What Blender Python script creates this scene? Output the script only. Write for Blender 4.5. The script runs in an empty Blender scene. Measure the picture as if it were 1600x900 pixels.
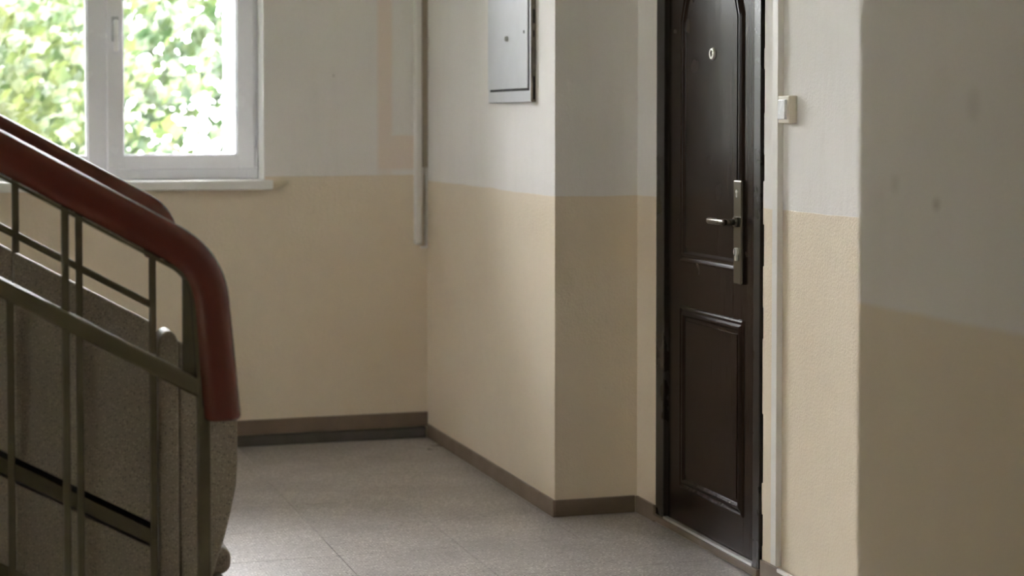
import bpy, bmesh, math, random
from mathutils import Vector, Matrix
random.seed(7)
sc = bpy.context.scene
COL = sc.collection

# ------------------------------------------------------------------ camera
YAW = math.radians(17.4395)          # the room's long wall runs 17.4 degrees off the view
PITCH = math.radians(2.0)
cam_d = bpy.data.cameras.new('camera')
cam = bpy.data.objects.new('camera', cam_d)
COL.objects.link(cam)
cam.location = (0, 0, 1.4)
cam.rotation_euler = (math.pi/2 - PITCH, 0, -YAW)
cam_d.sensor_fit = 'HORIZONTAL'
cam_d.sensor_width = 36.0
cam_d.lens = 65.25
cam_d.shift_y = -0.1004
cam_d.clip_start = 0.05
cam_d.clip_end = 400
cam_d.dof.use_dof = True
cam_d.dof.focus_distance = 5.3
cam_d.dof.aperture_fstop = 3.0
sc.camera = cam

# ------------------------------------------------------------------ overcast sky, exposure
w = bpy.data.worlds.new('sky')
sc.world = w
w.use_nodes = True
bg = w.node_tree.nodes['Background']
bg.inputs['Color'].default_value = (0.98, 0.95, 1.0, 1)
bg.inputs['Strength'].default_value = 1.0
# overcast sky: brighter towards the zenith
_g = w.node_tree.nodes.new('ShaderNodeTexCoord'); _sp = w.node_tree.nodes.new('ShaderNodeSeparateXYZ')
_mr = w.node_tree.nodes.new('ShaderNodeMapRange')
w.node_tree.links.new(_g.outputs['Generated'], _sp.inputs[0]); w.node_tree.links.new(_sp.outputs['Z'], _mr.inputs[0])
for _i, _v in enumerate((0, 1, .62, 1.6)): _mr.inputs[_i+1].default_value = _v
w.node_tree.links.new(_mr.outputs[0], bg.inputs['Strength'])
vs = sc.view_settings
vs.view_transform = 'Standard'
vs.look = 'None'
vs.gamma = 1.0
vs.use_curve_mapping = False
vs.exposure = 5.56
sc.cycles.use_denoising = True
sc.cycles.max_bounces = 14
sc.cycles.diffuse_bounces = 10
sc.cycles.transparent_max_bounces = 12
sc.cycles.sample_clamp_indirect = 12.0

# ------------------------------------------------------------------ materials
def mat(name, col=(.5,.5,.5), rough=.5, metal=0.0, spec=.5):
    m = bpy.data.materials.new(name)
    m.use_nodes = True
    b = m.node_tree.nodes['Principled BSDF']
    b.inputs['Base Color'].default_value = (*col, 1)
    b.inputs['Roughness'].default_value = rough
    b.inputs['Metallic'].default_value = metal
    b.inputs['Specular IOR Level'].default_value = spec
    return m
class NT:
    def __init__(s, m):
        s.t = m.node_tree; s.b = s.t.nodes['Principled BSDF']
    def n(s, typ, **kw):
        x = s.t.nodes.new(typ)
        for k, v in kw.items(): setattr(x, k, v)
        return x
    def l(s, a, b): s.t.links.new(a, b)
    def coord(s):
        return s.n('ShaderNodeTexCoord').outputs['Object']
    def noise(s, co, scale, detail=3, rough=.55):
        x = s.n('ShaderNodeTexNoise'); x.inputs['Scale'].default_value = scale
        x.inputs['Detail'].default_value = detail; x.inputs['Roughness'].default_value = rough
        s.l(co, x.inputs['Vector']); return x.outputs['Fac']
    def math(s, op, a, b=None, c=None, clamp=False):
        x = s.n('ShaderNodeMath', operation=op); x.use_clamp = clamp
        for i, v in enumerate((a, b, c)):
            if v is None: continue
            if isinstance(v, (int, float)): x.inputs[i].default_value = v
            else: s.l(v, x.inputs[i])
        return x.outputs[0]
    def rng(s, v, a, b, c, d):
        x = s.n('ShaderNodeMapRange'); s.l(v, x.inputs[0])
        for i, q in enumerate((a, b, c, d)): x.inputs[i+1].default_value = q
        return x.outputs[0]
    def mix(s, f, a, b, mode='MIX'):
        x = s.n('ShaderNodeMix', data_type='RGBA', blend_type=mode)
        for i, v in ((0, f), (6, a), (7, b)):
            if isinstance(v, tuple): x.inputs[i].default_value = (*v, 1)
            elif isinstance(v, (int, float)): x.inputs[i].default_value = v
            else: s.l(v, x.inputs[i])
        return x.outputs[2]
    def bump(s, h, strength, dist):
        x = s.n('ShaderNodeBump'); x.inputs['Strength'].default_value = strength
        x.inputs['Distance'].default_value = dist
        s.l(h, x.inputs['Height']); s.l(x.outputs['Normal'], s.b.inputs['Normal'])
    def stretch(s, co, v):
        x = s.n('ShaderNodeVectorMath', operation='MULTIPLY'); s.l(co, x.inputs[0])
        x.inputs[1].default_value = v; return x.outputs[0]

UPPER = (.80, .768, .735)
LOWER = (.75, .65, .51)
def two_tone(name, line=1.134, extra=None, upper=UPPER, lower=LOWER):
    """limewashed plaster above, beige oil paint below a hand-drawn line"""
    m = mat(name, upper, .6, 0, .3); t = NT(m); co = t.coord()
    sp = t.n('ShaderNodeSeparateXYZ'); t.l(co, sp.inputs[0])
    wob = t.math('MULTIPLY_ADD', t.noise(co, 3.0, 3), .016, -.008)
    z = t.math('ADD', sp.outputs['Z'], wob)
    f = t.rng(z, line-.0015, line+.0015, 0, 1)
    big = t.noise(co, 1.7, 3); fine = t.noise(co, 14, 4)
    up = t.mix(t.rng(big, .35, .7, 0, 1), upper, tuple(c*.95 for c in upper))
    streak = t.noise(t.stretch(co, (9, 9, 1.2)), 2.2, 4)
    up = t.mix(t.rng(streak, .5, .75, 0, .25), up, (upper[0]*.88, upper[1]*.87, upper[2]*.84))
    lo = t.mix(t.rng(fine, .3, .75, 0, .5), lower, tuple(c*.93 for c in lower))
    lo = t.mix(t.rng(big, .4, .7, 0, .5), lo, (lower[0]*.97, lower[1]*.93, lower[2]*.88))
    if extra: up = extra(t, sp, up)
    t.l(t.mix(f, lo, up), t.b.inputs['Base Color'])
    t.l(t.rng(f, 0, 1, .42, .75), t.b.inputs['Roughness'])
    h1 = t.noise(co, 130, 3); h2 = t.noise(t.stretch(co, (1, 1, .35)), 45, 3)
    h = t.math('ADD', t.math('MULTIPLY', h1, t.rng(f, 0, 1, 1.0, .45)), t.math('MULTIPLY', h2, .7))
    t.bump(h, .6, .003)
    return m
def patches(t, sp, up):
    """touch-up paint left of the corner pipes"""
    def band(v, a, b, s=.004):
        return t.math('MULTIPLY', t.rng(v, a-s, a+s, 0, 1), t.rng(v, b-s, b+s, 1, 0))
    x, z = sp.outputs['X'], sp.outputs['Z']
    f = t.math('MAXIMUM', t.math('MULTIPLY', band(x, 1.873, 1.938, .01), band(z, 1.17, 2.0, .1)),
               t.math('MULTIPLY', band(x, 1.873, 2.05, .01), band(z, 1.185, 1.335, .008)))
    return t.mix(t.math('MULTIPLY', f, .8), spots([('X', 1.677, 1.594, .006, (.35, .32, .28))])(t, sp, up), (.78, .655, .56))
def spots(lst):
    def f(t, sp, up):
        for (ax, a, z0, rad, colr) in lst:
            d = t.math('ADD', t.math('POWER', t.math('SUBTRACT', sp.outputs[ax], a), 2), t.math('POWER', t.math('MULTIPLY', t.math('SUBTRACT', sp.outputs['Z'], z0), .7), 2))
            up = t.mix(t.rng(d, (rad*.4)**2, rad**2, .5, 0), up, colr)
        return up
    return f
M_WALL = two_tone('plaster_two_tone')
def plain0(name, col):
    m = mat(name, col, .6, 0, .3); t = NT(m); n = t.noise(t.coord(), 3, 4)
    t.l(t.mix(t.rng(n, .35, .7, 0, 1), col, tuple(c*.85 for c in col)), t.b.inputs['Base Color']); return m
M_WALLN = two_tone('plaster_two_tone_passage', 1.134, spots([('Y', 2.222, 1.286, .008, (.22, .13, .08)), ('Y', 2.335, 1.31, .012, (.55, .52, .48)), ('Y', 2.13, 1.42, .02, (.62, .58, .54))]))
M_WALLW = two_tone('plaster_two_tone_window_side', 1.160, patches)
M_DIM = plain0('bounce_cutting_wall_tone', (.40, .37, .31))  # darker tone on unseen walls, chosen to cut bounce light
M_CEIL = mat('ceiling_white', (.84, .82, .78), .8)
M_CEIL2 = mat('exterior_plaster', (.78, .78, .76), .8)

def terrazzo(name, base, dark, light, scale, rough, tint_per_object=False):
    m = mat(name, base, rough, 0, .5); t = NT(m); co = t.coord()
    if tint_per_object:
        oi = t.n('ShaderNodeObjectInfo')
        ad = t.n('ShaderNodeVectorMath', operation='ADD'); t.l(co, ad.inputs[0]); t.l(oi.outputs['Location'], ad.inputs[1]); co = ad.outputs[0]
    v = t.n('ShaderNodeTexVoronoi'); v.inputs['Scale'].default_value = scale; t.l(co, v.inputs['Vector'])
    sp = t.n('ShaderNodeSeparateColor'); t.l(v.outputs['Color'], sp.inputs[0])
    chip = t.rng(v.outputs['Distance'], .32, .42, 1, 0)
    c = t.mix(t.math('MULTIPLY', chip, t.rng(sp.outputs[0], .42, .5, 0, 1)), base, light)
    c = t.mix(t.math('MULTIPLY', chip, t.rng(sp.outputs[0], .28, .3, 1, 0)), c, dark)
    pits = t.noise(co, scale*.55, 2)
    c = t.mix(t.rng(pits, .68, .74, 0, .45), c, tuple(q*.4 for q in dark))
    g = t.noise(co, 3.2, 5)
    c = t.mix(t.rng(g, .35, .7, 0, .6), c, tuple(q*.72 for q in base))
    if tint_per_object:
        c = t.mix(.07, c, t.mix(oi.outputs['Random'], tuple(q*.55 for q in base), tuple(min(1, q*1.35) for q in base)))
    t.l(c, t.b.inputs['Base Color'])
    t.l(t.rng(g, .3, .7, rough*.85, rough*1.3), t.b.inputs['Roughness'])
    t.bump(t.math('ADD', t.noise(co, scale*.9, 2), g), .12, .002)
    return m
M_TILE = terrazzo('floor_terrazzo', (.42, .383, .365), (.15, .13, .12), (.74, .70, .67), 105, .32, True)
M_PARA = terrazzo('grey_brown_terrazzo', (.23, .195, .155), (.10, .08, .06), (.34, .30, .24), 190, .5)
M_JOINT = mat('joint_grout', (.24, .22, .20), .8)

def plain(name, col, rough=.4, metal=0, spec=.5, var=.12, sc_=6, bump=0.0, bs=60):
    m = mat(name, col, rough, metal, spec); t = NT(m); co = t.coord()
    n = t.noise(co, sc_, 4)
    t.l(t.mix(t.rng(n, .35, .7, 0, 1), col, tuple(c*(1-var) for c in col)), t.b.inputs['Base Color'])
    t.l(t.rng(n, .3, .7, rough*.9, rough*1.15), t.b.inputs['Roughness'])
    if bump: t.bump(t.noise(co, bs, 3), .4, bump)
    return m
M_BASE = plain('brown_baseboard_paint', (.21, .155, .11), .45, var=.3, bump=.0015, bs=25)
M_CURB = plain('grey_concrete_strip', (.085, .075, .063), .6, var=.35, sc_=9)
M_PVC = plain('white_window_plastic', (.92, .92, .98), .25, var=.03)
M_RUB = mat('grey_gasket_and_plate_shade', (.48, .49, .52), .5)
M_HANDLE = mat('glossy_white_handle', (.95, .95, .95), .12, 0, .8)
M_SILL = plain('white_sill', (.84, .83, .80), .4, var=.05)
M_HANDRAIL = plain('oxblood_handrail', (.110, .028, .020), .22, var=.15, sc_=4, bump=.0004, bs=9)
M_IRON = plain('olive_iron_paint', (.098, .083, .053), .2, var=.25, sc_=12, bump=.0006, bs=40)
M_CABINET = plain('grey_cabinet_paint', (.50, .51, .54), .35, var=.07, bump=.0006, bs=30)
M_CABSIDE = plain('stained_cabinet_edge', (.33, .28, .22), .6, var=.7, sc_=14)
M_STEEL = plain('brushed_steel', (.70, .69, .66), .3, .6, var=.1)
M_BRONZE = plain('dark_bronze', (.16, .145, .115), .26, .8, var=.15)
M_BLACK = mat('black_gap', (.006, .006, .006), .9)
M_TRUNK = plain('white_cable_plastic', (.76, .73, .69), .4, var=.06)
M_OLDTRUNK = plain('painted_corner_conduit', (.42, .35, .27), .5, var=.15)
M_SWITCH = plain('cream_switch_plastic', (.66, .60, .48), .35, var=.06)
M_ROCKER = plain('white_rocker_plastic', (.75, .75, .76), .25, var=.04)
M_DOOR = None
def door_mat():
    m = mat('dark_brown_door_film', (.026, .016, .012), .27, 0, .09); t = NT(m); co = t.coord()
    g = t.noise(t.stretch(co, (1, 40, 1.2)), 3.0, 4)
    t.l(t.mix(t.rng(g, .35, .7, 0, 1), (.028, .017, .012), (.020, .012, .009)), t.b.inputs['Base Color'])
    t.l(t.rng(t.noise(co, 5, 3), .3, .7, .21, .28), t.b.inputs['Roughness'])
    t.bump(g, .15, .0008)
    return m
M_DOOR = door_mat()
M_DOORFRAME = plain('dark_door_frame_enamel', (.022, .017, .014), .28, 0, .35, var=.2)
M_GLASS = bpy.data.materials.new('window_glass'); M_GLASS.use_nodes = True
_t = M_GLASS.node_tree; _t.nodes.clear()
_o = _t.nodes.new('ShaderNodeOutputMaterial'); _mx = _t.nodes.new('ShaderNodeMixShader')
_tr = _t.nodes.new('ShaderNodeBsdfTransparent'); _gl = _t.nodes.new('ShaderNodeBsdfGlossy')
_tr.inputs[0].default_value = (.95, .97, .96, 1); _gl.inputs['Roughness'].default_value = .02
_fr = _t.nodes.new('ShaderNodeFresnel'); _fr.inputs[0].default_value = 1.45
_t.links.new(_fr.outputs[0], _mx.inputs[0]); _t.links.new(_tr.outputs[0], _mx.inputs[1]); _t.links.new(_gl.outputs[0], _mx.inputs[2])
_t.links.new(_mx.outputs[0], _o.inputs[0])
def leaf_mat(name, a, b):
    m = mat(name, a, .5, 0, .4); t = NT(m); co = t.coord()
    n = t.noise(co, 2.6, 3)
    c = t.mix(t.rng(n, .4, .6, 0, 1), a, b)
    t.l(c, t.b.inputs['Base Color'])
    tr = t.n('ShaderNodeBsdfTranslucent'); t.l(c, tr.inputs[0])
    mx = t.n('ShaderNodeMixShader'); mx.inputs[0].default_value = .4
    out = [q for q in t.t.nodes if q.type == 'OUTPUT_MATERIAL'][0]
    t.l(t.b.outputs[0], mx.inputs[1]); t.l(tr.outputs[0], mx.inputs[2]); t.l(mx.outputs[0], out.inputs[0])
    return m
M_LEAF1 = leaf_mat('yellow_green_leaf', (.072, .082, .027), (.033, .052, .020))
M_LEAF2 = leaf_mat('deep_green_leaf', (.026, .050, .021), (.055, .072, .027))
M_BARK = plain('tree_bark', (.13, .10, .08), .9, var=.4)
M_GRASS = plain('courtyard_grass', (.16, .24, .07), .9, var=.4, sc_=1.5)

# ------------------------------------------------------------------ helpers
def obj(name, bm, m, parent=None, smooth=False):
    me = bpy.data.meshes.new(name)
    bm.normal_update(); bm.to_mesh(me); bm.free()
    ms = m if isinstance(m, (list, tuple)) else [m]
    for q in ms: me.materials.append(q)
    if smooth:
        for p in me.polygons: p.use_smooth = True
    o = bpy.data.objects.new(name, me)
    COL.objects.link(o)
    if parent is not None:
        o.parent = parent
        o.matrix_parent_inverse = Matrix.Translation(-parent.location)
    return o
def empty(name, loc):
    o = bpy.data.objects.new(name, None); COL.objects.link(o); o.location = loc; o.empty_display_size = .1
    return o
def tag(o, label, cat, group=None, kind=None):
    o['label'] = label; o['category'] = cat
    if group: o['group'] = group
    if kind: o['kind'] = kind
    return o
def struct(o, label, cat):
    o['kind'] = 'structure'; o['label'] = label; o['category'] = cat
    return o
def box(bm, x0, x1, y0, y1, z0, z1, bevel=0.0, seg=2, mi=0):
    r = bmesh.ops.create_cube(bm, size=1)
    vs_ = r['verts']
    for v in vs_:
        v.co = Vector(((x0+x1)/2 + v.co.x*(x1-x0), (y0+y1)/2 + v.co.y*(y1-y0), (z0+z1)/2 + v.co.z*(z1-z0)))
    fs = set(f for v in vs_ for f in v.link_faces)
    for f in fs: f.material_index = mi
    if bevel:
        es = list(set(e for v in vs_ for e in v.link_edges))
        bmesh.ops.bevel(bm, geom=es, offset=bevel, segments=seg, affect='EDGES', profile=.5)
    return bm
def B(*a, **k): return box(bmesh.new(), *a, **k)
def cyl(bm, p0, p1, r, seg=20, r2=None):
    p0, p1 = Vector(p0), Vector(p1); d = p1-p0
    q = d.to_track_quat('Z', 'Y').to_matrix().to_4x4()
    bmesh.ops.create_cone(bm, cap_ends=True, segments=seg, radius1=r, radius2=r if r2 is None else r2, depth=d.length,
                          matrix=Matrix.Translation((p0+p1)/2) @ q)
    return bm
def loft(bm, rings, cap=True, closed=False):
    """rings: equal-length lists of points, each a closed loop"""
    vr = [[bm.verts.new(p) for p in r] for r in rings]
    n = len(rings[0])
    pairs = list(zip(vr, vr[1:])) + ([(vr[-1], vr[0])] if closed else [])
    for a, b in pairs:
        for i in range(n):
            bm.faces.new((a[i], a[(i+1) % n], b[(i+1) % n], b[i]))
    if cap and not closed:
        bm.faces.new(list(reversed(vr[0]))); bm.faces.new(vr[-1])
    bmesh.ops.recalc_face_normals(bm, faces=bm.faces)
    return bm
def extrude_poly(pts, y0, y1, bevel=0.0, seg=2):
    """polygon in X,Z pushed through Y"""
    bm = bmesh.new()
    a = [bm.verts.new((x, y0, z)) for x, z in pts]; b = [bm.verts.new((x, y1, z)) for x, z in pts]
    n = len(pts)
    bm.faces.new(a); bm.faces.new(list(reversed(b)))
    for i in range(n): bm.faces.new((a[i], b[i], b[(i+1) % n], a[(i+1) % n]))
    bmesh.ops.recalc_face_normals(bm, faces=bm.faces)
    if bevel: bmesh.ops.bevel(bm, geom=list(bm.edges), offset=bevel, segments=seg, affect='EDGES', profile=.5)
    return bm
def smooth_path(pts, radius, n=8):
    """round the corners of an XZ polyline"""
    out = [Vector(pts[0])]
    for a, b, c in zip(pts, pts[1:], pts[2:]):
        a, b, c = Vector(a), Vector(b), Vector(c)
        p = b + (a-b).normalized()*radius; q = b + (c-b).normalized()*radius
        for k in range(n+1):
            t = k/n
            out.append((1-t)**2*p + 2*t*(1-t)*b + t*t*q)
    out.append(Vector(pts[-1]))
    return out
def sweep_xz(path, y, section, rounded=False):
    """section: (s, t) pairs, s across the path in the XZ plane (up side positive), t along Y"""
    rings = []
    for i, p in enumerate(path):
        d = (path[min(i+1, len(path)-1)] - path[max(i-1, 0)]).normalized()
        nrm = Vector((-d.y, d.x))
        if nrm.y < 0 and abs(d.x) > .3: nrm = -nrm
        if abs(d.x) <= .3: nrm = Vector((abs(d.y), 0)) + Vector((0, d.x*(1 if d.y < 0 else -1)))
        rings.append([(p.x+nrm.x*s, y+t, p.y+nrm.y*s) for s, t in section])
    if rounded:                                   # level, softly rounded lower end
        p = path[-1]
        rings[-1] = [(q[0], q[1], p.y) for q in rings[-1]]
        cx = sum(q[0] for q in rings[-1])/len(section)
        for dz, k in ((.005, .97), (.009, .90), (.011, .78)):
            rings.append([(cx+(q[0]-cx)*k, y+(q[1]-y)*k, p.y-dz) for q in rings[len(path)-1]])
    return loft(bmesh.new(), rings)
def rrect(w_, h_, r, n=5):
    pts = []
    for cx, cy, a0 in ((w_/2-r, h_/2-r, 0), (-w_/2+r, h_/2-r, 90), (-w_/2+r, -h_/2+r, 180), (w_/2-r, -h_/2+r, 270)):
        for k in range(n+1):
            a = math.radians(a0+90*k/n); pts.append((cx+r*math.cos(a), cy+r*math.sin(a)))
    return pts

def soften(o, ang=50):
    o.data.polygons.foreach_set('use_smooth', [True]*len(o.data.polygons))
    es = o.modifiers.new('edge', 'EDGE_SPLIT'); es.split_angle = math.radians(ang)
# ------------------------------------------------------------------ the setting
XL, XW, XD, XN = -2.4, 2.095, 2.406, 1.30      # stair wall, cabinet wall, door wall, wall by the camera
YF, YN, YB, YW = -3.2, 2.44, 6.166, 7.92       # behind the camera, end of near wall, step of the wall, window wall
ZC = 3.15
DY0, DY1, DZ1 = 5.116, 5.985, 2.10             # door opening
bm = bmesh.new()
box(bm, XW, 2.7, YB, YW, -.1, ZC)
box(bm, XD, 2.7, DY1, YB, -.1, ZC)
box(bm, XD, 2.7, YN, DY0, -.1, ZC)
box(bm, XD, 2.7, DY0, DY1, DZ1, ZC)
box(bm, XD, 2.7, DY0, DY1, -.1, .006)
box(bm, 2.55, 2.7, DY0, DY1, .006, DZ1)
wr = obj('wall_right', bm, M_WALL); struct(wr, 'two-tone plaster wall with a stepped corner and the dark door', 'wall')
bm = B(XN, 2.7, YF-.2, YN, -.1, ZC)
wn = obj('wall_near', bm, M_WALLN); struct(wn, 'shaded two-tone wall in the right foreground', 'wall')
bm = bmesh.new()
OX0, OX1, OZ0, OZ1 = .07, 1.375, 1.105, 2.88
box(bm, XL-.2, OX0, YW, 8.12, -.1, ZC); box(bm, OX1, 2.7, YW, 8.12, -.1, ZC)
box(bm, OX0, OX1, YW, 8.12, -.1, OZ0); box(bm, OX0, OX1, YW, 8.12, OZ1, ZC)
ww = obj('wall_window', bm, M_WALLW); struct(ww, 'two-tone plaster wall holding the window', 'wall')
bm = bmesh.new()
box(bm, XL-.2, .09, 8.121, 8.42, -4, 5); box(bm, 1.275, 2.9, 8.121, 8.42, -4, 5)
box(bm, .09, 1.275, 8.121, 8.42, -4, 1.17); box(bm, .09, 1.275, 8.121, 8.42, 2.84, 5)
o = obj('wall_exterior', bm, M_CEIL2); struct(o, 'white outer wall layer seen as a bright strip beside the pane', 'wall')
LY0, LY1, LZ0, LZ1 = -1.5, .9, .6, 3.0  # openings for the added windows, sized and placed for fill light
MY0, MY1, MZ0, MZ1 = 5.25, 5.6, .9, 2.7
bm = bmesh.new()
box(bm, XL-.2, XL, YF-.2, LY0, -.1, ZC); box(bm, XL-.2, XL, LY1, MY0, -.1, ZC); box(bm, XL-.2, XL, MY1, YW, -.1, ZC)
box(bm, XL-.2, XL, MY0, MY1, -.1, MZ0); box(bm, XL-.2, XL, MY0, MY1, MZ1, ZC)
box(bm, XL-.2, XL, LY0, LY1, -.1, LZ0); box(bm, XL-.2, XL, LY0, LY1, LZ1, ZC)
o = obj('wall_left', bm, M_WALL); struct(o, 'two-tone plaster wall on the stair side', 'wall')
o = obj('wall_front', B(XL, XN, YF-.2, YF, -.1, ZC), M_DIM); struct(o, 'wall behind the viewer, toned darker to cut bounce light', 'wall')
o = obj('wall_light_block', B(-.75, -.60, YF, 1.6, 0.001, ZC), M_DIM); struct(o, 'unseen wall added left of the camera to keep light off the near wall', 'wall')  # added out of view to block side light from the near wall
o = obj('ceiling', B(XL-.2, 2.7, YF-.2, 8.12, ZC+.001, ZC+.2), M_CEIL); struct(o, 'white plaster ceiling of the landing', 'ceiling')

# floor of terrazzo tiles on a grout bed
fl = obj('floor', B(XL, XD, YF, YW, -.12, -.003), M_JOINT); struct(fl, 'grey speckled terrazzo tile floor of the landing', 'floor')
T = .41; G = .0008
def cuts(a, b, ref):
    k = math.ceil((a-ref)/T - 1e-6); out = [a]
    while ref+k*T < b-.03:
        if ref+k*T > a+.03: out.append(ref+k*T)
        k += 1
    return out+[b]
tiles = {}
def tile(x0, x1, y0, y1):
    key = (round(x1-x0, 4), round(y1-y0, 4))
    if key not in tiles:
        hx, hy = (x1-x0)/2-G, (y1-y0)/2-G
        b_ = B(-hx, hx, -hy, hy, -.0028, 0)
        me = bpy.data.meshes.new('floor_tile'); b_.to_mesh(me); b_.free(); me.materials.append(M_TILE); tiles[key] = me
    o = bpy.data.objects.new('floor_tile', tiles[key]); COL.objects.link(o); o.parent = fl
    o.location = ((x0+x1)/2, (y0+y1)/2, 0)
ys = cuts(YF, YW, 5.82)
for y0, y1 in zip(ys, ys[1:]):
    ym = (y0+y1)/2
    xe = XN if y0 < YN else (XW if y1 > YB else XD)
    xs = cuts(XL, xe, 2.065-5*T)
    for x0, x1 in zip(xs, xs[1:]):
        tile(x0, x1, y0, y1)
# the strips of the stepped rows
yq = [y for y in ys if y <= YB][-1]; yr = [y for y in ys if y > YB][0]
tile(XW+.0005, XD, yq, YB-.001)
if True:
    a = [y for y in ys if y <= YN][-1]; b_ = [y for y in ys if y > YN][0]
    for x0, x1 in ((XN, 1.655), (1.655, 2.065), (2.065, XD)): tile(x0, x1, YN+.001, b_)

# baseboards
def base(name, bm, label):
    o = obj(name, bm, M_BASE); struct(o, label, 'baseboard'); return o
base('baseboard_window', B(XL, XW, YW-.012, YW, .048, .112, .003), 'brown painted baseboard under the window')
o = obj('trim_1', B(XL, XW-.012, YW-.030, YW, 0.0005, .047, .006), M_CURB); struct(o, 'grey concrete strip under the brown baseboard of the window wall', 'trim')
base('baseboard_right', B(XW-.010, XW, YB-.010, YW-.030, 0.0005, .061, .002), 'brown painted baseboard below the grey cabinet')
base('baseboard_step', B(XW, XD-.0105, YB-.010, YB, 0.0005, .060, .002), 'brown painted baseboard on the short return beside the door')
bm = bmesh.new(); box(bm, XD-.010, XD, DY1, YB-.010, 0.0005, .060, .002); 
base('baseboard_door', bm, 'brown painted baseboard left of the dark door')
base('baseboard_switch', B(XD-.010, XD, YN+.01, DY0, 0.0005, .066, .002), 'brown painted baseboard below the light switch')

# ------------------------------------------------------------------ window
wn_ = empty('window_1', (.72, 8.08, OZ0)); struct(wn_, 'white plastic two-part window looking on to trees', 'window')
FY0, FY1 = 8.065, 8.119
def frame_rect(bm, x0, x1, z0, z1, wx0, wx1, wz0, wz1, y0, y1, bev=.004):
    box(bm, x0, x0+wx0, y0, y1, z0, z1, bev); box(bm, x1-wx1, x1, y0, y1, z0, z1, bev)
    box(bm, x0+wx0-.002, x1-wx1+.002, y0+.0005, y1, z0, z0+wz0, bev); box(bm, x0+wx0-.002, x1-wx1+.002, y0+.0005, y1, z1-wz1, z1, bev)
    return bm
bm = bmesh.new()
frame_rect(bm, OX0, OX1, 1.146, OZ1, .062, .060, .055, .06, FY0, FY1)
box(bm, .645, .735, FY0+.0003, FY1, 1.190, OZ1-.05, .004)
obj('window_frame', bm, M_PVC, wn_)
bm = bmesh.new()
frame_rect(bm, OX0+.055, .652, 1.190, OZ1-.055, .012, .014, .060, .03, FY0+.012, FY1-.01, .003)
obj('glazing_bead', bm, M_PVC, wn_)
obj('pane', B(OX0+.060, .650, 8.094, 8.099, 1.20, OZ1-.06), M_GLASS, wn_)
sash = obj('sash', frame_rect(bmesh.new(), .7235, 1.353, 1.188, OZ1-.045, .071, .074, .064, .07, FY0-.018, FY1-.012, .005), M_PVC, wn_)
bm = frame_rect(bmesh.new(), .792, 1.281, 1.250, OZ1-.113, .006, .006, .006, .006, FY0+.0, FY1-.02, .001)
obj('gasket', bm, M_RUB, sash)
obj('pane', B(.790, 1.283, 8.094, 8.099, 1.245, OZ1-.11), M_GLASS, sash)
bm = bmesh.new()
cyl(bm, (.760, FY0-.02, 1.815), (.760, FY0-.058, 1.815), .010)
box(bm, .750, .770, FY0-.072, FY0-.052, 1.692, 1.827, .009, 4)
obj('window_handle', bm, M_HANDLE, sash, True)
obj('handle_plate', B(.744, .776, FY0-.028, FY0-.017, 1.735, 1.84, .004), M_RUB, sash)  # grey tone stands in for the shading behind the white handle
bm = bmesh.new(); cyl(bm, (1.361, FY0-.012, 1.19), (1.361, FY0-.012, 1.285), .008, 14); cyl(bm, (1.361, FY0-.012, 1.187), (1.361, FY0-.012, 1.20), .010, 14)
obj('hinge', bm, M_PVC, sash, True)
bm = B(.03, 1.402, YW-.055, 8.066, 1.104, 1.145, .004)
obj('window_sill', bm, M_SILL, wn_)
bm = B(.14, 1.30, 8.119, 8.45, 1.15, 1.172); obj('outer_sill', bm, M_CEIL2, wn_)
# bright plastered reveals lining the opening
bm = bmesh.new()
box(bm, OX1-.004, OX1+.001, YW+.0005, FY0, 1.146, OZ1); box(bm, OX0-.001, OX0+.004, YW+.0005, FY0, 1.146, OZ1); box(bm, OX0, OX1, YW+.0005, FY0, OZ1-.004, OZ1+.001)
obj('reveal_lining', bm, M_SILL, wn_)

for nm, lab, a0, a1, c0, c1 in (('fill_window_2', 'tall white unseen stairwell window added for fill light', LY0, LY1, LZ0, LZ1), ('fill_window_3', 'narrow white unseen window beside the stairs, added for side fill light', MY0, MY1, MZ0, MZ1)):  # out-of-view windows added to let in fill light
    w2 = empty(nm, (XL-.1, (a0+a1)/2, c0)); struct(w2, lab, 'window')
    bm = bmesh.new()
    for a, b_ in ((a0, a0+.04), (a1-.04, a1)): box(bm, XL-.13, XL-.07, a, b_, c0, c1, .004)
    for a, b_ in ((c0, c0+.04), (c1-.04, c1)): box(bm, XL-.13, XL-.0702, a0+.03, a1-.03, a, b_, .004)
    obj('window_frame', bm, M_PVC, w2)
    obj('pane', B(XL-.102, XL-.098, a0+.03, a1-.03, c0+.03, c1-.03), M_GLASS, w2)

# ------------------------------------------------------------------ door
door = empty('door_1', (XD, 5.55, 0)); struct(door, 'dark brown metal apartment door with moulded panels', 'door')
FX = XD-.004
bm = bmesh.new()
box(bm, FX, XD+.09, 5.905, 5.980, .030, 2.09, .003)
box(bm, FX, XD+.09, 5.136, 5.184, .030, 2.09, .003)
box(bm, FX, XD+.09, 5.180, 5.908, 2.035, 2.09, .003)
obj('door_frame', bm, M_DOORFRAME, door)
leaf = obj('door_leaf', B(XD+.010, XD+.06, 5.187, 5.897, .040, 2.03, .002), M_DOOR, door)
LX = XD+.010
def ring_moulding(path, prof):
    """path: closed (y, z) loop; prof: (inset, height) pairs; raised towards -X"""
    n = len(path); rings = []
    for i in range(n):
        a, b, c = Vector(path[i-1]), Vector(path[i]), Vector(path[(i+1) % n])
        d1, d2 = (b-a).normalized(), (c-b).normalized()
        n1, n2 = Vector((-d1.y, d1.x)), Vector((-d2.y, d2.x))
        m_ = (n1+n2); m_ = m_/max(m_.length_squared/2, .2) if m_.length > 1e-6 else n1
        rings.append([(LX+.001-h, b.x+m_.x*s, b.y+m_.y*s) for s, h in prof])
    return loft(bmesh.new(), rings, closed=True)
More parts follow.
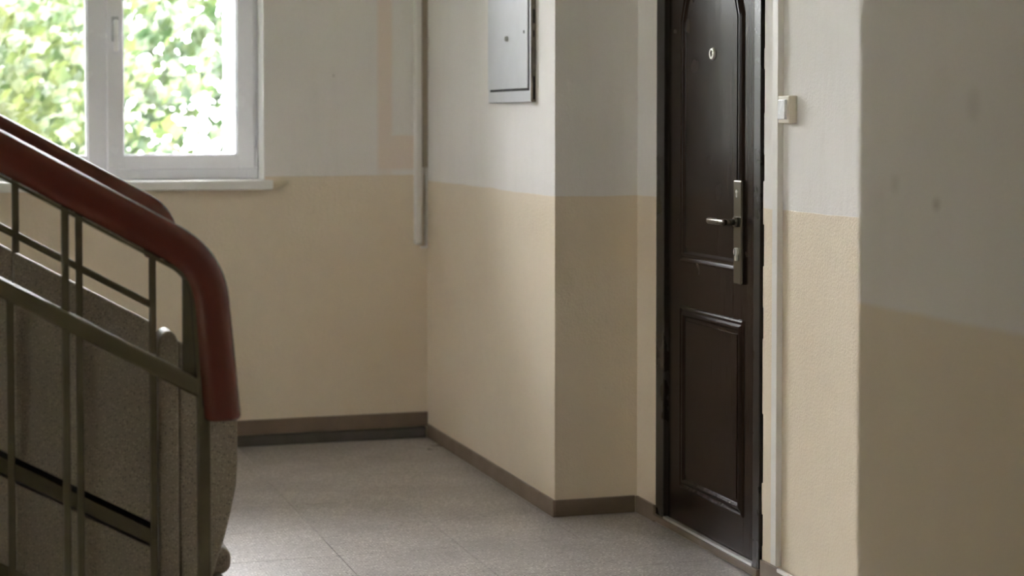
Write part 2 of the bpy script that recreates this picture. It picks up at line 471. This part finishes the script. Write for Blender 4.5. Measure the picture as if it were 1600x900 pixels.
def field(path, s, h):
    n = len(path); pts = []
    for i in range(n):
        a, b, c = Vector(path[i-1]), Vector(path[i]), Vector(path[(i+1) % n])
        d1, d2 = (b-a).normalized(), (c-b).normalized()
        m_ = Vector((-d1.y, d1.x))+Vector((-d2.y, d2.x)); m_ = m_/max(m_.length_squared/2, .2)
        pts.append((b.x+m_.x*s, b.y+m_.y*s))
    bm = bmesh.new()
    f = [bm.verts.new((LX-h, y, z)) for y, z in pts]; g = [bm.verts.new((LX+.001, y, z)) for y, z in pts]
    bm.faces.new(f)
    for i in range(n): bm.faces.new((f[i], f[(i+1) % n], g[(i+1) % n], g[i]))
    bmesh.ops.recalc_face_normals(bm, faces=bm.faces)
    return bm
PROF = [(0, 0), (.003, .006), (.008, .008), (.013, .005), (.017, .0035), (.024, .008), (.030, .0085), (.036, .003), (.040, 0)]
# loops run so that the inset goes inwards (y rising to the far side, z up)
lower = [(5.278, .158), (5.790, .158), (5.790, .778), (5.278, .778)]
obj('panel_moulding', ring_moulding(lower, PROF), M_DOOR, leaf)
obj('panel_field', field(lower, .050, .003), M_DOOR, leaf)
up = [(5.284, .925), (5.790, .925)]
ar = [(5.790, 1.735)]
for k in range(1, 18):
    a = math.pi*k/18
    ar.append((5.537+.253*math.cos(a)*.93, 1.765+.15*math.sin(a)))
up += ar + [(5.284, 1.735)]
obj('panel_moulding', ring_moulding(up, PROF), M_DOOR, leaf)
thin = [(0, 0), (.003, .004), (.006, .004), (.009, 0)]
co = [(5.284, 1.83), (5.284, 1.95), (5.790, 1.95), (5.790, 1.83)] 
arc = [(5.537-.253*math.cos(math.pi*k/14), 1.80+.135*math.sin(math.pi*k/14)) for k in range(1, 14)]
obj('arch_moulding', ring_moulding(list(reversed([(5.790, 1.83)] + list(reversed(arc)) + [(5.284, 1.83), (5.284, 1.97), (5.790, 1.97)])), thin), M_DOOR, leaf)
obj('panel_field', field(up, .050, .003), M_DOOR, leaf)
# handle set
pl = obj('handle_plate', B(LX-.013, LX+.001, 5.277, 5.336, .888, 1.214, .005, 3), M_BRONZE, door)
bm = bmesh.new(); cyl(bm, (LX-.012, 5.306, 1.083), (LX-.024, 5.306, 1.083), .016, 24)
cyl(bm, (LX-.02, 5.306, 1.083), (LX-.060, 5.306, 1.083), .0095, 20)
obj('lever_neck', bm, M_BRONZE, pl, True)
bm = bmesh.new(); box(bm, LX-.068, LX-.050, 5.294, 5.425, 1.073, 1.092, .006, 3)
obj('lever', bm, M_BRONZE, pl, True)
bm = bmesh.new(); cyl(bm, (LX-.012, 5.306, .990), (LX-.020, 5.306, .990), .0125, 20); box(bm, LX-.020, LX-.012, 5.3005, 5.3115, .962, .985, .002)
ck = obj('lock_cylinder', bm, M_STEEL, pl)
obj('keyhole', B(LX-.0215, LX-.0195, 5.305, 5.3075, .978, 1.000), M_BLACK, pl)
bm = bmesh.new(); cyl(bm, (LX-.012, 5.310, 1.178), (LX-.0150, 5.310, 1.178), .006, 16); box(bm, LX-.015, LX-.012, 5.307, 5.313, 1.160, 1.176, .001)
obj('keyhole_cover', bm, M_STEEL, pl)
# peephole: ring and lens
PY, PZ = 5.520, 1.614
bm = bmesh.new()
rings = []
for rr, xx in ((.010, .002), (.010, -.004), (.012, -.010), (.017, -.010), (.020, -.005), (.020, .002)):
    rings.append([(LX+xx, PY+rr*math.cos(2*math.pi*k/28), PZ+rr*math.sin(2*math.pi*k/28)) for k in range(28)])
loft(bm, rings, cap=False)
pp = obj('peephole_ring', bm, M_STEEL, door, True)
bm = bmesh.new(); bmesh.ops.create_uvsphere(bm, u_segments=16, v_segments=10, radius=.010, matrix=Matrix.Translation((LX-.001, PY, PZ)) @ Matrix.Diagonal((.55, 1, 1, 1)))
obj('peephole_lens', bm, M_BRONZE, pp, True)
bm = bmesh.new(); cyl(bm, (LX-.001, 5.548, 1.656), (LX+.003, 5.548, 1.656), .006, 14)
obj('screw_hole', bm, M_BLACK, leaf)
bm = bmesh.new(); cyl(bm, (LX-.001, 5.548, 1.706), (LX+.003, 5.548, 1.706), .0028, 12)
obj('screw', bm, M_STEEL, leaf)
# threshold and the rough gap on the lock side
obj('threshold', B(XD-.012, XD+.07, DY0+.02, DY1, .0065, .028, .003), M_BASE, door)
obj('threshold_plate', B(XD-.006, XD+.009, 5.186, 5.903, .0285, .037), M_STEEL, door)
bm = bmesh.new(); box(bm, XD+.02, XD+.08, DY0, 5.137, .028, DZ1)
random.seed(3)
obj('gap_filler', bm, M_BLACK, door)
bm = bmesh.new(); z = .05
while z < 2.05:
    h = random.uniform(.03, .14)
    if random.random() < .55: box(bm, XD-.0005, XD+.03, DY0-.0005, DY0+random.uniform(.002, .008), z, z+h, .001, 1)
    z += h
o = obj('torn_plaster_edge', bm, M_WALL, door)

# ------------------------------------------------------------------ electrical cabinet
cab = empty('electrical_cabinet', (XW, 6.64, 1.467)); tag(cab, 'grey metal electrical cabinet set flat in the right wall', 'cabinet')
bm = bmesh.new()
box(bm, XW-.020, XW-.001, 6.378, 6.912, 1.467, 2.25, .0015)
for f in bm.faces:
    if f.normal.y < -.5 or abs(f.calc_center_median().y-6.378) < .004: f.material_index = 1
obj('cabinet_frame', bm, [M_CABINET, M_CABSIDE], cab)
cd = obj('cabinet_door', B(XW-.0245, XW-.0205, 6.404, 6.904, 1.517, 2.22, .0015), M_CABINET, cab)
bm = bmesh.new(); box(bm, XW-.0206, XW-.0195, 6.396, 6.404, 1.508, 2.22); box(bm, XW-.0206, XW-.0195, 6.396, 6.885, 1.508, 1.517)
obj('door_gap', bm, M_BLACK, cab)
bm = bmesh.new(); cyl(bm, (XW-.024, 6.650, 1.705), (XW-.030, 6.650, 1.705), .010, 18); box(bm, XW-.036, XW-.029, 6.647, 6.653, 1.697, 1.713, .001)
obj('cabinet_lock', bm, M_STEEL, cd, False)
bm = bmesh.new(); cyl(bm, (XW-.024, 6.445, 1.722), (XW-.0265, 6.445, 1.722), .006, 12); obj('rivet', bm, M_CURB, cd)
bm = bmesh.new()
for z0, z1, d in ((1.475, 1.56, .008), (1.70, 1.725, .006), (1.75, 1.80, .007)):
    bm = bmesh.new(); box(bm, XW-.012, XW-.012+d, 6.3775, 6.379, z0, z1)
    obj('rust_crack', bm, M_BLACK, cab)

# ------------------------------------------------------------------ cables, pipes, switch
bm = bmesh.new(); box(bm, 2.031, 2.067, YW-.036, YW-.001, .853, ZC-.002, .012, 3)
o = tag(obj('cable_pipe', bm, M_TRUNK, None, False), 'wider white vertical cable pipe ending above the floor left of the corner', 'pipe')
cv = empty('corner_conduit', (2.082, YW-.01, .845)); tag(cv, 'narrow tan conduit tucked in the corner behind the white pipe', 'pipe')
obj('upper_conduit', B(2.070, 2.0935, YW-.022, YW-.001, 1.194, ZC-.002, .002), M_OLDTRUNK, cv)
bm = bmesh.new()
box(bm, 2.083, 2.0935, YW-.020, YW-.001, .846, 1.192, .002)
loft(bm, [[(x+(.004*s), y, z) for x, y in ((2.070, YW-.014), (2.074, YW-.014), (2.074, YW-.006), (2.070, YW-.006))] for z, s in ((1.192, 0), (1.1, .2), (1.0, 1.2), (.9, 2.2), (.86, 2.4))])
obj('lower_cable', bm, M_TRUNK, cv)
obj('end_cap', B(2.060, 2.0935, YW-.024, YW-.001, .838, .8455, .002), M_TRUNK, cv)
tr = tag(obj('cable_duct', B(XD-.020, XD-.0002, 4.985, 5.020, .075, ZC-.002, .002), M_TRUNK), 'white square vertical cable trunk on the wall right of the dark door', 'duct')
o = tag(obj('cable_duct', B(XD-.022, XD-.0105, YN+.02, 4.975, .060, .072, .003), M_TRUNK), 'thin white cable trunk running along the baseboard below the switch', 'duct')
swt = empty('light_switch', (XD, 4.928, 1.43)); tag(swt, 'cream surface-mounted light switch with a white rocker', 'switch')
obj('switch_box', B(XD-.028, XD-.0005, 4.893, 4.965, 1.391, 1.472, .003), M_SWITCH, swt)
bm = B(XD-.037, XD-.027, 4.906, 4.952, 1.403, 1.461, .002)
for v in bm.verts:
    if v.co.x < XD-.03 and v.co.z > 1.43: v.co.x += .0015
obj('rocker', bm, M_ROCKER, swt)

# ------------------------------------------------------------------ stairs and railings
SL = .556
def line(x, x0, z0): return z0 - SL*(x-x0)
XE = -1.0
# terrazzo parapet
pa = empty('stair_parapet', (.4, 4.33, 0)); tag(pa, 'speckled brown terrazzo stair parapet with a sloping top behind the railings', 'parapet')
PY0, PY1 = 4.30, 4.36
def slab(name, x0, x1, zl0, zl1, lab=None):
    """zl: heights of top and bottom line at x=.30"""
    pts = [(x0, line(x0, .3, zl1)), (x1, line(x1, .3, zl1)), (x1, line(x1, .3, zl0)), (x0, line(x0, .3, zl0))]
    return obj(name, extrude_poly(pts, PY0, PY1, .004), M_PARA, pa)
TOP = 1.038; CUT = .573; CUT2 = .517
for x0, x1 in ((XE, -.4), (-.398, .176), (.178, .4945)):
    slab('upper_panel', x0, x1, TOP, CUT)
    slab('lower_panel', x0, x1, CUT2, .02)
obj('slit_shade', extrude_poly([(XE, line(XE, .3, .60)), (.49, line(.49, .3, .60)), (.49, line(.49, .3, .49)), (XE, line(XE, .3, .49))], PY0+.02, PY1-.01), M_BLACK, pa)  # black sheet stands in for the shade inside the slit
pts = [(.496, .05), (.541, .05), (.541, .885)]
pts += [(.541-.0225*(1-math.cos(math.radians(a))), .885+.033*math.sin(math.radians(a))) for a in range(15, 166, 15)] + [(.496, .89)]
obj('end_post', extrude_poly(pts, PY0-.022, PY1+.01, .004), M_PARA, pa)
ol = [(.543, .05), (.610, .05), (.612, .30), (.628, .365), (.648, .425), (.664, .487), (.676, .546), (.680, .60), (.680, .74), (.676, .785), (.655, .815), (.543, .893)]
obj('end_panel', extrude_poly(ol, PY0, PY1, .005), M_PARA, pa)
# flight of steps behind it
fs = empty('stair_flight', (.5, 5.0, 0)); tag(fs, 'terrazzo flight of steps rising to the left behind the parapet', 'stairs')
for k in range(9):
    rx = .655-.29*max(0, k-1); zt = .165*(k+1)+(.055 if k else 0)
    if rx-.29 < XL: break
    bm = bmesh.new()
    box(bm, rx-.33, rx, PY1+.012, 5.55, zt-(.22 if k == 1 else .165)+.002, zt-.065)
    box(bm, rx-.33, rx+(.022 if k else 0), PY1+.012, 5.55, zt-.065, zt, .026 if k else .001, 5)
    if k > 1: box(bm, rx-.30, rx-.02, PY1+.02, 5.5, max(.001, zt-.165*3), zt-.165+.002)
    obj('step', bm, M_PARA, fs, False)

def bars(parent, name, specs, y, sx=.0155, sy=.016, mt=M_IRON):
    for x, z0, z1 in specs:
        obj(name, B(x-sx/2, x+sx/2, y-sy/2, y+sy/2, z0, z1, .0025), mt, parent)
def sloped(parent, name, x0, x1, xr, zr, h, y0, y1, bev=.003):
    hv = h/math.cos(math.atan(SL))
    pts = [(x0, line(x0, xr, zr)-hv), (x1, line(x1, xr, zr)-hv), (x1, line(x1, xr, zr)), (x0, line(x0, xr, zr))]
    o = obj(name, extrude_poly(pts, y0, y1, bev, 4), M_IRON, parent)
    soften(o, 35)
    return o

# near railing
YN_ = 3.9
nr = empty('stair_railing', (.3, YN_, 0)); tag(nr, 'nearer olive iron stair railing whose red handrail bends down to a long vertical end', 'railing')
def near_c(x): return 1.3365-.559*(x-.138)
path = smooth_path([(XE, near_c(XE)), (.553, near_c(.553)), (.5835, .780)], .085, 10)
# extra points along the straights keep the section even
hr = obj('handrail', sweep_xz(path, YN_, rrect(.078, .066, .026), True), M_HANDRAIL, nr, True)
soften(hr)
strip = smooth_path([(XE, near_c(XE)-.050), (.520, near_c(.520)-.050), (.5405, .74)], .05, 10)
obj('flat_strip', sweep_xz(strip, YN_, [(.004, .02), (-.004, .02), (-.004, -.02), (.004, -.02)]), M_IRON, nr)
def near_top(x): return near_c(x)-.05
bars(nr, 'baluster', [(x, 0.0, near_top(x)+.01) for x in (.264, .044, -.176, -.396, -.616)], YN_)
obj('end_post', B(.532, .5575, YN_-.0125, YN_+.0125, 0.0, .80, .003), M_IRON, nr)
sloped(nr, 'middle_rail', XE, .534, .135, 1.082, .036, YN_-.022, YN_+.022, .006)
obj('flat_bar', extrude_poly([(.503, line(.503, .135, 1.075)), (.5285, line(.5285, .135, 1.075)), (.5285, 1.05), (.520, 1.085), (.503, 1.10)], YN_+.004, YN_+.012, .001), M_IRON, nr)
# far railing
YF_ = 4.25
fr = empty('stair_railing', (.3, YF_, 0)); tag(fr, 'farther olive iron stair railing standing right in front of the terrazzo parapet', 'railing')
def far_c(x): return 1.414-.045-.556*(x-.15)
path = smooth_path([(XE, far_c(XE)), (.497, far_c(.497)), (.500, 1.10)], .045, 8)
hr = obj('handrail', sweep_xz(path, YF_, rrect(.078, .066, .026), True), M_HANDRAIL, fr, True); soften(hr)
bars(fr, 'baluster', [(x, zb, far_c(x)-.03) for x, zb in ((.181, line(.181, .3, 1.04)), (.318, .0), (.480, .0), (-.04, .0), (-.2, .0), (-.36, .0), (-.52, 0))], YF_)
obj('short_baluster', B(.160, .1755, YF_-.008, YF_+.008, 0.0, 1.03, .0025), M_IRON, fr)
sloped(fr, 'upper_rail', XE, .475, .148, 1.174, .016, YF_-.008, YF_+.008, .0045)
sloped(fr, 'lower_rail', XE, .483, .3, .560, .032, PY0-.008, PY0-.0005, .002)
sloped(fr, 'bottom_rail', XE, .483, .3, .318, .028, PY0-.008, PY0-.0005, .002)

# ------------------------------------------------------------------ outside: courtyard ground and trees
o = obj('ground', B(-60, 60, -60, 90, -4.2, -4.0), M_GRASS); struct(o, 'courtyard grass outside the window', 'ground')
def tree(name, lab, x, y, seed, n_clusters, region, m, lean, leaf):
    rnd = random.Random(seed)
    t = empty(name, (x, y, -4.0)); tag(t, lab, 'tree')
    bm = bmesh.new()
    zs = [-4.0, -2.4, -.8, .6, 2.0]
    rings = []
    for i, z in enumerate(zs):
        r = .17-.03*i; cx = x+.1*math.sin(i+seed)
        rings.append([(cx+r*math.cos(2*math.pi*k/12), y+r*math.sin(2*math.pi*k/12), z) for k in range(12)])
    loft(bm, rings)
    for k in range(14):
        z = -2.0+k*.24; a = rnd.uniform(0, 6.28); L = rnd.uniform(.8, 1.8)
        cyl(bm, (x, y, z), (x+L*math.cos(a), y+.5*L*math.sin(a), z+L*.45), .05, 8, .012)
    obj('trunk', bm, M_BARK, t, True)
    verts, faces = [], []
    shape = [(0, 0, 0), (.28, .36, .03), (.5, .52, -.02), (.26, .72, .03), (0, 1.05, -.1), (-.26, .72, .03), (-.5, .52, -.02), (-.28, .36, .03), (0, .5, .0)]
    tri = [(0, 1, 8), (1, 2, 3), (1, 3, 8), (3, 4, 8), (4, 5, 8), (5, 7, 8), (5, 6, 7), (7, 0, 8)]
    x0, x1, y0, y1, z0, z1, dens = region
    made = 0
    while made < n_clusters:
        c = Vector((rnd.uniform(x0, x1), rnd.uniform(y0, y1), rnd.uniform(z0, z1)))
        if not dens(c, rnd): 
            made += .2; continue
        made += 1
        d = Vector((lean+rnd.uniform(-.35, .35), rnd.uniform(-.4, .2), rnd.uniform(-.75, -.25))).normalized()
        for k in range(9):
            p = c + d*(k*.09) + Vector((rnd.gauss(0, .06), rnd.gauss(0, .06), rnd.gauss(0, .05)))
            s = leaf*rnd.uniform(.7, 1.25)
            q = Vector((lean*.8+rnd.uniform(-.6, .6), rnd.uniform(-.6, .3), rnd.uniform(-1.0, -.1))).to_track_quat('Y', 'Z').to_matrix()
            q = q @ Matrix.Rotation(rnd.uniform(-.9, .9), 3, 'Y')
            b0 = len(verts)
            for v in shape: verts.append(p + q @ (Vector(v)*s))
            for f in tri: faces.append(tuple(b0+i for i in f))
    me = bpy.data.meshes.new('foliage'); me.from_pydata([tuple(v) for v in verts], [], faces); me.materials.append(m)
    fo = bpy.data.objects.new('foliage', me); COL.objects.link(fo); fo.parent = t; fo.matrix_parent_inverse = Matrix.Translation(-t.location)
    fo['kind'] = 'stuff'
def d_left(c, r): return c.x < 1.15+.12*c.z or r.random() < .15
def d_right(c, r):
    u = c.x*13/c.y                      # thinner crown low on its right side
    g = .95 if u < 1.5 else .55
    if u > 1.35 and c.z < 1.75: g = .22
    return r.random() < g
tree('yellow_green_tree', 'pale yellow-green tree filling the left window pane', -.9, 12.4, 11, 2300, (-4, 2.2, 11.2, 13.0, -1.5, 2.6, d_left), M_LEAF1, -.75, .105)
tree('broadleaf_tree', 'deeper green broad-leaved tree with sky gaps behind the right pane', 2.5, 15.2, 23, 2300, (.6, 6, 13.9, 16.6, -1.5, 2.95, d_right), M_LEAF2, -.45, .125)
